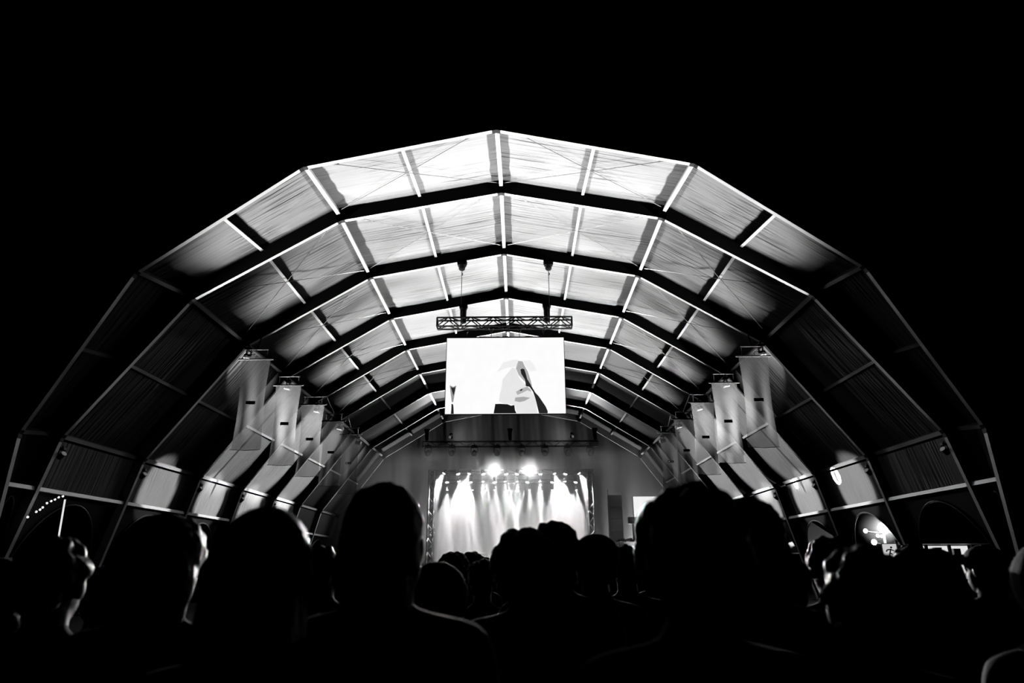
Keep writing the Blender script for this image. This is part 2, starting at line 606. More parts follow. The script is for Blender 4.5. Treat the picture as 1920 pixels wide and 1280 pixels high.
BAN_Y = [26.1, 30.2, 34.1, 38.2, 42.4]
BORD = ['foremost', 'second', 'middle', 'fourth', 'rearmost']
for s in (-1, 1):
    for n, y in enumerate(BAN_Y):
        xc, zt, W, H = s * 10.17, 9.72, 1.2, 3.65
        t = empty('hanging_banner', (xc, y, zt), 0, '%s of the sheer banners hanging along the %s side of the roof' % (BORD[n], SIDE[s]), 'banner', 'sheer banners along the tent sides')
        V, F = [], []
        nu, nv = 10, 28
        for j in range(nv + 1):
            v = j / nv
            wd = W * (1 - 0.13 * math.sin(PI * min(1, v * 1.05)) + 0.0 * v)
            for i in range(nu + 1):
                u = i / nu - 0.5
                fold = 0.05 * math.sin(u * 9 + n) * v + 0.10 * (abs(u) * 2) ** 3 * v
                sagz = -0.05 * math.cos(u * PI) * (v ** 6)
                V.append((u * wd, fold, -v * H + sagz))
        F = [(j * (nu + 1) + i, j * (nu + 1) + i + 1, (j + 1) * (nu + 1) + i + 1, (j + 1) * (nu + 1) + i) for j in range(nv) for i in range(nu)]
        cl = mesh('cloth', V, F, M_BAN, t, True)
        mb = MB(); mb.tube([(-W / 2, 0, -H - 0.03), (0, 0.02, -H - 0.06), (W / 2, 0, -H - 0.03)], 0.012, 6)
        mb.build('hem', M_TRUSS, cl)
        mb = MB(); mb.tube([(-W / 2 - 0.12, 0, 0.03), (W / 2 + 0.12, 0, 0.03)], 0.04, 8)
        mb.build('top_bar', M_BLK, t)
        mb = MB()
        mb.box((0, -0.03, -1.80), (0.38, 0.02, 0.14))
        pl = mb.build('logo_plate', M_BLK, t)
        mb = MB(); mb.tube([(-0.11, -0.045, -1.80), (-0.11, -0.04, -1.80)], 0.028, 10)
        mb.build('logo_dot', M_WHITE, pl)
        for q, xx in enumerate((-0.02, 0.05, 0.12)):
            mb = MB(); mb.box((xx, -0.042, -1.80), (0.04, 0.004, 0.05)); mb.build('logo_letter', M_TRUSS, pl)
        for q in (-1, 1):
            mb = MB(); mb.tube([(q * 0.45, 0, 0.05), (q * 0.45, 0, 0.45)], 0.01, 6)
            mb.build('hanger', M_STEEL, t)
        # short steel boom from the arch carrying the bar
        mb = MB()
        zs = 10.40 + (10.72 - 10.17) * 3.06 / 4.95 - zt + 0.02
        ky = min(FY[1:], key=lambda f: abs(f - y))
        mb.tube([(0, 0, 0.45), (0, ky - y, zs)], 0.03, 8)
        mb.tube([(-0.5, 0, 0.45), (0.5, 0, 0.45)], 0.025, 8)
        mb.build('boom', M_BLK, t)

# ------------------------------------------------------------------ trusses
def box_truss(name, a, length, w, label, cat, material, group=None, step=None, axis='x', r=0.028):
    """four-chord truss with zigzag braces, each chord and brace a part"""
    t = empty(name, a, 0, label, cat, group)
    def Q(l, p, q):
        return Vector((l, p, q)) if axis == 'x' else Vector((p, q, l))
    h = w / 2
    for p in (-h, h):
        for q in (-h, h):
            mb = MB(); mb.tube([Q(0, p, q), Q(length, p, q)], r, 8); mb.build('chord', material, t, True)
    step = step or w
    n = max(2, int(round(length / step)))
    st = length / n
    shapes = {}
    faces = [((-h, -h), (-h, h)), ((h, -h), (h, h)), ((-h, -h), (h, -h)), ((-h, h), (h, h))]
    for fi, (c0, c1) in enumerate(faces):
        for i in range(n):
            c = (c0, c1) if (i + fi // 2) % 2 == 0 else (c1, c0)
            key = (fi, (i + fi // 2) % 2)
            if key not in shapes:
                mb = MB(); mb.tube([Q(0, *c[0]), Q(st, *c[1])], r * 0.55, 6)
                o = mb.build('brace', material, t, True); shapes[key] = o.data
            else:
                o = obj('brace', shapes[key], t)
            o.location = Q(i * st, 0, 0)
    for l in (0, length):
        mb = MB()
        ring = [(-h, -h), (-h, h), (h, h), (h, -h)]
        for q in range(4):
            mb.tube([Q(l, *ring[q]), Q(l, *ring[(q + 1) % 4])], r * 0.7, 6)
        mb.build('end_frame', material, t)
    return t

# ---- hanging relay screen with its truss and hoists
SY = 31.25
box_truss('screen_truss', (-3.43, SY, 13.17), 6.7, 0.46, 'dark box truss carrying the hanging screen', 'truss', M_MATTE, None, 0.55, 'x', 0.048)
SX0, SX1, SZ0, SZ1 = -2.92, 2.84, 8.57, 12.38
scr = empty('video_screen', ((SX0 + SX1) / 2, SY, SZ0), 0, 'large white glowing video screen hung in the middle of the tent', 'screen')
W_, H_ = SX1 - SX0, SZ1 - SZ0
mb = MB(); mb.box((0, 0.09, H_ / 2), (W_ + 0.06, 0.14, H_ + 0.06)); mb.build('casing', M_BLK, scr)
mb = MB(); mb.box((0, 0.0, H_ / 2), (W_, 0.04, H_)); disp = mb.build('display', M_LED, scr)
mb = MB()
for i in range(5):
    xx = -W_ / 2 + W_ * (i + 0.5) / 5
    mb.box((xx, 0.09, H_ + 0.07), (0.3, 0.1, 0.08))
mb.bar((-W_ / 2, 0.09, H_ + 0.05), (W_ / 2, 0.09, H_ + 0.05), 0.08, 0.08)
mb.build('hanging_bar', M_TRUSS, scr)
mb = MB()
for xx in (-1.9, -0.7, 0.7, 1.9):
    mb.tube([(xx - 0.12, 0.05, H_ + 0.55), (xx, 0.09, H_ + 0.3), (xx, 0.09, H_ + 0.1)], 0.015, 6)
    mb.tube([(xx + 0.12, 0.05, H_ + 0.55), (xx, 0.09, H_ + 0.3)], 0.015, 6)
mb.build('sling', M_BLK, scr)
# picture on the screen, traced in crop pixels (250 x 140 crop at 820,650, shown 1920 x 1075)
def scr_pt(cx, cy, lift):
    u, v = 820 + cx / 7.68, 650 + cy / 7.68
    x = (u - 837.5) / (1057.5 - 837.5) - 0.5
    z = (775.5 - v) / (775.5 - 633.5)
    return Vector((x * W_, -0.022 - lift, z * H_))
PIC = [
    ('face', 0.80, 0.001, [(1080, 310), (940, 480), (930, 540), (940, 600), (900, 700), (890, 790), (960, 830), (1110, 840), (1140, 960), (1425, 960), (1415, 850), (1400, 740), (1340, 650), (1300, 590), (1250, 570), (1180, 470), (1130, 330)]),
    ('cap', 0.86, 0.0012, [(860, 375), (950, 235), (1090, 200), (1160, 195), (1170, 260), (1120, 300), (1080, 300), (960, 330)]),
    ('cap', 0.88, 0.0012, [(1230, 215), (1340, 205), (1380, 260), (1428, 362), (1335, 372), (1300, 330), (1260, 270)]),
    ('shade', 0.42, 0.002, [(1165, 215), (1225, 222), (1260, 300), (1300, 370), (1340, 500), (1358, 580), (1290, 545), (1285, 560), (1240, 580), (1290, 540), (1240, 500), (1170, 420), (1130, 320), (1170, 280)]),
    ('cheek', 0.45, 0.002, [(1130, 660), (1200, 615), (1250, 600), (1290, 585), (1330, 620), (1350, 660), (1290, 640), (1230, 670), (1150, 705)]),
    ('cheek', 0.40, 0.002, [(1110, 790), (1120, 740), (1240, 730), (1290, 740), (1330, 745), (1250, 790), (1180, 805)]),
    ('strap', 0.02, 0.003, [(1195, 340), (1220, 328), (1250, 335), (1270, 400), (1290, 480), (1330, 545), (1400, 670), (1450, 725), (1500, 800), (1545, 870), (1572, 935), (1570, 965), (1450, 965), (1440, 890), (1400, 750), (1370, 660), (1320, 590), (1270, 580), (1290, 545), (1260, 490), (1205, 400)]),
    ('eye', 0.01, 0.003, [(1185, 640), (1200, 625), (1225, 620), (1215, 640), (1192, 650)]),
    ('box', 0.012, 0.003, [(838, 830), (905, 828), (960, 845), (1010, 835), (1060, 855), (1105, 845), (1115, 920), (1135, 962), (815, 962), (838, 930), (832, 880)]),
    ('figure', 0.02, 0.003, [(205, 585), (240, 600), (270, 585), (265, 640), (248, 710), (225, 640)]),
    ('figure', 0.30, 0.002, [(190, 560), (240, 585), (285, 565), (270, 650), (248, 730), (246, 800), (225, 800), (230, 720), (215, 640)]),
    ('figure', 0.02, 0.003, [(222, 825), (245, 830), (252, 870), (258, 965), (218, 965), (222, 900)]),
]
for nm, gv, lift, poly in PIC:
    pts = [scr_pt(a, b, lift) for a, b in poly]
    bm = bmesh.new()
    vs = [bm.verts.new(p) for p in pts]
    f = bm.faces.new(vs)
    bmesh.ops.triangulate(bm, faces=[f])
    me = bpy.data.meshes.new('picture_' + nm)
    bm.to_mesh(me); bm.free()
    me.materials.append(emat('picture_grey_%02d' % int(gv * 100), gv, 1.0 if gv < 0.9 else 1.2))
    obj('picture_' + nm, me, disp)

def hoist(loc, label, drop, heavy):
    t = empty('chain_hoist', loc, 0, label, 'hoist', 'chain hoists under the roof')
    mb = MB(); mb.box((0, 0, -0.06), (0.42, 0.3, 0.12)); mb.box((0, 0, -0.16), (0.36, 0.26, 0.1)); mb.build('clamp', M_MATTE, t)
    mb = MB()
    if heavy:
        mb.tube([(0, 0, -0.2), (0, 0, -0.55), (0.03, 0, -0.95)], [0.17, 0.16, 0.13], 10)
    else:
        mb.tube([(0, 0, -0.2), (0, 0, -0.38), (0, 0, -0.44)], [0.16, 0.14, 0.09], 10)
    mb.build('motor', M_MATTE, t)
    mb = MB(); mb.tube([(0, 0, -0.4), (0, 0, -drop)], 0.014, 6); mb.build('chain', M_MATTE, t)
    mb = MB(); mb.tube([(0, 0, -0.55), (0.04, 0, -0.6), (0.03, 0, -0.66), (-0.02, 0, -0.66)], 0.02, 6); mb.build('hook', M_MATTE, t)
    return t
def soffit_z(x):
    return 14.55 - abs(x) / 5.77 * 1.09
for s, x in ((-1, -1.82), (1, 1.92)):
    hoist((x, FY[2] - 0.05, soffit_z(x) + 0.02), 'small black hoist with a thin chain under the third arch, %s of the ridge' % SIDE[s], 3.0, False)
for s, x in ((-1, -2.15), (1, 2.04)):
    hoist((x, FY[3] - 0.12, soffit_z(x) - 0.0), 'heavy black hoist gripping the %s part of the screen truss' % SIDE[s], 1.0, True)
# ------------------------------------------------------------------ stage end
GY = FY[8] + 0.25
OX0, OX1, OZ = -7.0, 6.85, 9.46
wb = empty('wall_back', (0, 0, 0), 0, 'grey gable curtain around the stage opening', None, None, 'structure')
pr = offset(PROF, 0.3)
def pleat(x, z):
    return GY + 0.03 * math.sin(x * 3.1) + 0.008 * math.sin(x * 11 + z)
def gable_top(x):
    for i in range(8):
        if pr[i][0] <= x <= pr[i + 1][0]:
            t = (x - pr[i][0]) / (pr[i + 1][0] - pr[i][0])
            return pr[i][1] * (1 - t) + pr[i + 1][1] * t
    return 0
def curtain(x0, x1, zlo, zhi, name):
    n = max(4, int((x1 - x0) / 0.12))
    V, F = [], []
    for i in range(n + 1):
        x = x0 + (x1 - x0) * i / n
        zl = zlo; zh = min(zhi(x) if callable(zhi) else zhi, gable_top(x))
        for j in range(7):
            z = zl + (zh - zl) * j / 6
            V.append((x, pleat(x, z), z))
    for i in range(n):
        for j in range(6):
            F.append((i * 7 + j, (i + 1) * 7 + j, (i + 1) * 7 + j + 1, i * 7 + j + 1))
    return mesh(name, V, F, M_GREYD, wb, True)
curtain(pr[0][0] + 0.05, OX0, 0, gable_top, 'curtain')
curtain(OX1, pr[8][0] - 0.05, 0, gable_top, 'curtain')
curtain(OX0, OX1, OZ, gable_top, 'curtain_header')

BACKY = 66.0
DECK = 1.25
st = empty('stage_platform', (0, GY, 0), 0, 'raised stage deck under the beam lights', 'stage')
mb = MB(); mb.box((-0.08, 3.7, DECK - 0.1), (13.5, 11.6, 0.2)); mb.build('deck', M_BLK, st)
for i in range(7):
    mb = MB(); mb.box((-5.9 + i * 1.94, -2.05, (DECK - 0.2) / 2), (1.90, 0.05, DECK - 0.2)); mb.build('fascia_panel', M_DRAPE, st)
bd = empty('stage_backdrop', (0, BACKY, DECK), 0, 'pale cloth backdrop behind the stage lights', 'backdrop')
V, F = [], []
n = 120
for i in range(n + 1):
    x = -8.5 + 17 * i / n
    for z in (0, 9.25):
        V.append((x, 0.08 * math.sin(x * 6), z))
F = [(2 * i, 2 * i + 2, 2 * i + 3, 2 * i + 1) for i in range(n)]
mesh('cloth', V, F, mat('backdrop_cloth', 0.3, 0.9, 0, 0.2, 0.5), bd, True)
mb = MB(); mb.tube([(-8.5, 0, 9.3), (8.5, 0, 9.3)], 0.05, 8); mb.build('top_bar', M_BLK, bd)
for s in (-1, 1):
    mb = MB()
    for i in range(6):
        mb.box((s * 8.7 + 0.0, GY + 1.0 + i * 1.7, DECK + 4.7), (0.06, 1.6, 9.4))
    o = mb.build('wall_stage_' + SIDE[s], M_DRAPE)
    tag(o, 'dark drape closing the %s wing of the stage' % SIDE[s], None, None, 'structure')
mb = MB(); mb.box((0, (GY + BACKY) / 2 + 0.3, 10.75), (17.6, BACKY - GY, 0.1))
tag(mb.build('ceiling_stage', M_DRAPE), 'dark ceiling over the stage', None, None, 'structure')

# lit lattice towers at both sides of the opening
for s, x in ((-1, OX0 + 0.25), (1, OX1 - 0.25)):
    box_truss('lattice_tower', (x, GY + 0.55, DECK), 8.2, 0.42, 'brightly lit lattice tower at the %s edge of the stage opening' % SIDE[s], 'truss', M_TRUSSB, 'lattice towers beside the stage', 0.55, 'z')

# front truss with par lamps
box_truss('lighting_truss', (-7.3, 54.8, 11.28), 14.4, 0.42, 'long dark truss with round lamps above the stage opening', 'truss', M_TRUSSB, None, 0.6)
for n, x in enumerate((-7.0, -0.12, 6.9)):
    t = hoist((x, 54.8, 12.55), 'stage hoist on the long lamp truss, %s' % ('above its first lamp', 'at its middle', 'above its last lamp')[n], 1.1, True)
PORD = ['first', 'second', 'third', 'fourth', 'fifth', 'sixth', 'seventh', 'eighth', 'ninth', 'tenth', 'eleventh', 'last']
for i, u in enumerate((802, 847, 889, 932, 978.5, 1022, 1064.5, 1107)):
    p = at(u, 848, 54.6)
    lamp_head('par_lamp', (p.x, 54.75, p.z), (p.x, 40, p.z - 6), '%s round unlit lamp from the left under the long truss' % PORD[i], 'stage lamp', 'unlit lamps on the long truss', 0.56, mat('dark_lens', 0.05, 0.1))

# three rows of beam lights
rowA = [(834.5, 'fan', -1), (858, 'beam', .35), (880.8, 'fan', -.5), (905.3, 'beam', .3), (926.6, 'glow', 0), (948.4, 'beam', .25), (970.4, 'beam', -.3), (992.6, 'glow', 0), (1013.2, 'beam', 0), (1038.4, 'fan', .5), (1060.9, 'beam', -.3), (1083.6, 'fan', 1)]
rowB = [(838, 'beam', .1), (860, 'wash', -.2), (882, 'beam', .12), (906, 'wash', -.1), (927, 'beam', .2), (947, 'wash', 0), (970, 'wash', 0), (990, 'beam', -.35), (1012, 'wash', 0), (1036, 'beam', -.2), (1059, 'wash', .3), (1080, 'beam', -.25)]
rowC = [(839, 'wash', -.3), (865, 'beam', .2), (886, 'wash', 0), (908, 'beam', .3), (928, 'wash', 0), (949.5, 'beam', .3), (970, 'beam', 0), (992.6, 'wash', .1), (1013.7, 'beam', 0), (1035, 'wash', .1), (1055.6, 'beam', -.1), (1080, 'wash', .4)]
RN = ['top', 'middle', 'bottom']
for r, (row, v, y) in enumerate(((rowA, 884, 58.2), (rowB, 899.5, 59.6), (rowC, 915.5, 61.0))):
    zz = at(957, v, y).z
    box_truss('stage_truss', (-7.2, y, zz + 0.62), 14.4, 0.3, 'dark truss behind the %s row of stage beam lights' % RN[r], 'truss', M_TRUSS, 'trusses over the stage', 0.9)
    for i, (u, kind, lean) in enumerate(row):
        p = at(u, v, y)
        if kind == 'beam':
            tg = p + Vector((lean * 7, -1.2, -8)); pw, half, bl, sz = 42000, 3.0, 0.2, 0.42
        elif kind == 'wash':
            tg = p + Vector((lean * 3, -0.6, -8)); pw, half, bl, sz = 5000, 17, 0.2, 0.26
        elif kind == 'fan':
            tg = p + Vector((lean * 4, -1.0, -7)); pw, half, bl, sz = 9000, 24, 0.3, 0.34
        else:
            tg = p + (CAM + Vector((0, 0, 2)) - p).normalized() * 8; pw, half, bl, sz = 5000, 30, 1.0, 0.34
        lab = {'beam': 'narrow beam light', 'wash': 'wide wash light', 'fan': 'flaring spot light', 'glow': 'glaring spot light'}[kind]
        t = lamp_head('beam_light', p, tg, '%s, %s from the left in the %s row over the stage' % (lab, PORD[i], RN[r]), 'stage lamp', 'lamps in three rows over the stage', sz, M_LENS)
        if kind == 'glow':
            spot('crowd_beam', p + (tg - p).normalized() * (sz * 0.7), tg - Vector((0, 0, 0.05)), 50000, 5, 0.6, 0.06, t)
        spot('beam', p + (tg - p).normalized() * (sz * 0.7), tg, pw, half, bl, 0.03 if kind != 'beam' else 0.09, t)

# floor lamps shining up at the backdrop
for i, (u, v) in enumerate(((840, 1042), (886, 1034), (932, 1031))):
    p = at(u, v, 63.0)
    p.z = DECK + 0.35
    tg = p + Vector(((0.4, 0.2, -0.2)[i], 1.4, 3.0))
    t = lamp_head('floor_lamp', p, tg, '%s floor lamp from the left shining up the backdrop' % PORD[i], 'stage lamp', 'floor lamps on the stage', 0.34, M_LENS)
    spot('beam', p + (tg - p).normalized() * 0.22, tg, 700, 45, 0.6, 0.05, t)

# side video screens
for s, x0, x1 in ((-1, -12.85, -10.05), (1, 9.82, 12.6)):
    t = empty('side_screen', ((x0 + x1) / 2, 55.3, 3.2), 0, 'bright portrait video screen at the %s side of the stage' % SIDE[s], 'screen', 'side screens of the stage')
    mb = MB(); mb.box((0, 0.1, 1.9), (x1 - x0 + 0.1, 0.16, 3.9)); mb.build('casing', M_BLK, t)
    mb = MB(); mb.box((0, 0, 1.95), (x1 - x0, 0.04, 3.78)); mb.build('display', M_LED, t)
    mb = MB()
    for q in (-1, 1):
        mb.tube([(q * 1.0, 0.15, 0), (q * 1.0, 0.15, -3.2)], 0.05, 8)
    mb.build('stand', M_BLK, t)

# loudspeaker stacks and gear in the wings
for s, xs in ((1, 8.35), (-1, -8.5)):
    t = empty('speaker_stack', (xs, 55.6, 0), 0, 'tall dark loudspeaker stack in the %s wing of the stage' % SIDE[s], 'loudspeaker', 'loudspeaker stacks beside the stage')
    for i in range(7):
        c = MB(); c.box((0, 0, 1.0 + i * 0.95), (1.05, 0.8, 0.92)); cab = c.build('cabinet', M_BLK, t)
        c = MB(); c.box((0, -0.41, 1.0 + i * 0.95), (0.95, 0.02, 0.8)); c.build('grille', mat('speaker_grille', 0.04, 0.7, 0.2, 0.4, 40, 0.4), cab)
    c = MB(); c.box((0, 0, 0.27), (1.3, 1.0, 0.54)); c.build('plinth', M_BLK, t)
    c = MB(); c.tube([(-0.56, -0.42, 0.5), (-0.56, -0.42, 7.6)], 0.03, 6); c.build('pole', M_TRUSSB, t)
t = empty('monitor_desk', (9.3, 54.2, 0), 0, 'cluttered side desk with pale cloth beside the loudspeakers', 'desk')
c = MB(); c.box((0, 0, 3.55), (2.2, 0.9, 0.08)); c.build('top', M_BLK, t)
c = MB()
for q in (-1, 1):
    for w2 in (-1, 1):
        c.tube([(q * 1.0, w2 * 0.38, 0), (q * 1.0, w2 * 0.38, 3.5)], 0.04, 6)
c.build('leg_frame', M_TRUSS, t)
c = MB()
for i in range(9):
    c.ball((-0.9 + i * 0.2, -0.44, 3.62 + 0.05 * math.sin(i * 2.1)), (0.14, 0.06, 0.12), 8, 6)
c.build('cloth', M_WHITE, t, True)
c = MB(); c.box((0.2, 0, 5.1), (0.7, 0.5, 0.5)); c.box((0.2, 0, 4.3), (0.12, 0.12, 1.4)); c.build('monitor', mat('pale_case', 0.5, 0.6), t)

# added, unseen uplights on the ground behind the stacks wash the curtain, the lining and the haze
for s in (-1, 1):
    p = Vector((s * 13.0, 55.95, 0.35))
    t = lamp_head('added_uplight', p, p + Vector((-s * 6, 0.4, 8)), 'added unseen ground uplight behind the %s side screen' % SIDE[s], 'stage lamp', 'added ground uplights at the stage ends', 0.3, M_LENSW)
    spot('beam', p + Vector((-s * 0.1, 0, 0.3)), p + Vector((-s * 6, 0.45, 8)), 9000, 42, 0.8, 0.2, t)
    p = Vector((s * 5.0, 54.8, 11.85))  # lamps added on the truss to lift the lining and the header curtain
    t = lamp_head('added_truss_lamp', p, p + Vector((s * 3.5, -8, -0.6)), 'added lamp standing on the long truss, %s half' % SIDE[s], 'stage lamp', 'added lamps on top of the long truss', 0.3, M_LENSW)
    spot('beam', p + Vector((0, -0.2, 0.15)), p + Vector((s * 4.0, -8, -0.4)), 1300, 48, 0.7, 0.2, t)
    spot('beam', p + Vector((0, 0.2, 0.15)), p + Vector((-s * 2.0, 1.8, 0.6)), 45, 60, 0.8, 0.2, t)

# gear on the stage
t = empty('amplifier', (at(904, 1030, 61.5).x, 61.5, DECK), 0, 'dark amplifier cabinet standing on the stage', 'amplifier')
c = MB(); c.box((0, 0, 0.8), (0.95, 0.5, 1.5)); c.build('cabinet', M_TRUSS, t)
c = MB(); c.box((0, -0.26, 0.8), (0.85, 0.02, 1.3)); c.build('grille', mat('amp_grille', 0.1, 0.8), t)
c = MB(); c.box((0, 0, 1.62), (0.6, 0.4, 0.15)); c.build('control_head', M_WHITE, t)
t = empty('keyboard_stand', (at(897, 1040, 60.3).x, 60.3, DECK), 0, 'white keyboard on a V shaped stand on the stage', 'keyboard')
c = MB(); c.box((0, 0, 1.05), (1.3, 0.45, 0.12)); kb = c.build('keyboard', M_WHITE, t)
c = MB()
c.bar((-0.5, 0, 1.0), (0, 0, 0.02), 0.07, 0.07); c.bar((0.5, 0, 1.0), (0, 0, 0.02), 0.07, 0.07); c.box((0, 0, 0.03), (0.5, 0.4, 0.05))
c.build('stand', M_WHITE, t)
for i, (u, h) in enumerate(((809, 3.6), (921, 1.6), (928, 1.5))):
    xx = at(u, 1030, 59.0).x
    t = empty('microphone_stand', (xx, 59.0, DECK), 0, ('tall stand with clustered fittings by the left lattice tower', 'microphone stand just beside the amplifier', 'microphone stand farther from the amplifier')[i], 'stand', 'stands on the stage')
    c = MB(); c.tube([(0, 0, 0), (0, 0, h)], 0.03, 6); c.build('pole', M_TRUSSB, t)
    c = MB()
    for q in range(3):
        a = q * 2 * PI / 3
        c.tube([(0, 0, 0.25), (0.35 * math.cos(a), 0.35 * math.sin(a), 0.02)], 0.02, 6)
    c.build('tripod', M_TRUSSB, t)
    c = MB()
    if i == 0:
        for q in range(4):
            c.ball((0.14 * (-1) ** q, 0, h - 0.2 * q), 0.11, 10, 8)
    else:
        c.capsule((0, -0.05, h), (0.05, -0.2, h + 0.08), 0.03, 0.05)
    c.build('fittings', M_TRUSSB, t, True)

# ------------------------------------------------------------------ haze
def haze(name, lo, hi, dens, g, label):
    mb = MB()
    mb.box([(a + b) / 2 for a, b in zip(lo, hi)], [b - a for a, b in zip(lo, hi)])
    m = bpy.data.materials.new(name)
    m.use_nodes = True
    nt = m.node_tree
    nt.nodes.clear()
    o_ = nt.nodes.new('ShaderNodeOutputMaterial')
    v = nt.nodes.new('ShaderNodeVolumeScatter')
    v.inputs['Color'].default_value = (1, 1, 1, 1)
    v.inputs['Density'].default_value = dens
    v.inputs['Anisotropy'].default_value = g
    nt.links.new(v.outputs[0], o_.inputs['Volume'])
    try:
        m.cycles.homogeneous_volume = True
        m.volume_intersection_method = 'FAST'
    except Exception:
        pass
    ob = mb.build(name, m)
    tag(ob, label, 'haze', None, 'stuff')
    return ob
haze('stage_haze', (OX0 + 0.5, GY + 0.3, DECK + 0.02), (OX1 - 0.5, BACKY - 0.15, 10.6), 0.12, 0.3, 'thick smoke haze filling the stage in the light beams')
haze('tent_haze', (-13.0, 47.0, 1.9), (13.0, GY - 0.2, 9.9), 0.02, 0.2, 'thin grey haze drifting out in front of the stage')

# ------------------------------------------------------------------ people
def remesh(mb, voxel, smooth_it=4):
    me = bpy.data.meshes.new('tmp')
    me.from_pydata([tuple(v) for v in mb.V], [], mb.F)
    me.update()
    o = bpy.data.objects.new('tmp', me)
    COL.objects.link(o)
    md = o.modifiers.new('r', 'REMESH'); md.mode = 'VOXEL'; md.voxel_size = voxel
    sm = o.modifiers.new('s', 'SMOOTH'); sm.factor = 0.5; sm.iterations = smooth_it
    dg = bpy.context.evaluated_depsgraph_get()
    out = bpy.data.meshes.new_from_object(o.evaluated_get(dg))
    bpy.data.objects.remove(o)
    bpy.data.meshes.remove(me)
    out.polygons.foreach_set('use_smooth', [True] * len(out.polygons))
    return out

def hand(mb, w, d, side, curl):
    """palm and five fingers from the wrist w along direction d"""
    w, d = Vector(w), Vector(d).normalized()
    ac = d.cross(Vector((0, 1, 0)))
    if ac.length < 0.2: ac = Vector((side, 0, 0))
    ac.normalize()
    nrm = ac.cross(d).normalized()
    palm = w + d * 0.05
    mb.capsule(palm - ac * 0.022, palm + ac * 0.022 , 0.026, 0.026)
    mb.capsule(w, palm + d * 0.025, 0.027, 0.03)
    for i, (off, L) in enumerate(((-0.033, 0.062), (-0.011, 0.075), (0.011, 0.07), (0.033, 0.055))):
        a = palm + ac * off + d * 0.032
        b = a + d * L * 0.55 + nrm * curl * 0.012
        c = b + d * L * 0.5 * (1 - curl * 0.5) + nrm * curl * 0.03
        mb.capsule(a, b, 0.0105, 0.0098, 8); mb.capsule(b, c, 0.0098, 0.0085, 8)
    a = palm - d * 0.01 - ac * 0.03
    b = a - ac * 0.03 + d * 0.03 + nrm * 0.012
    mb.capsule(a, b, 0.013, 0.011, 8); mb.capsule(b, b + d * 0.028 + nrm * 0.012, 0.011, 0.009, 8)

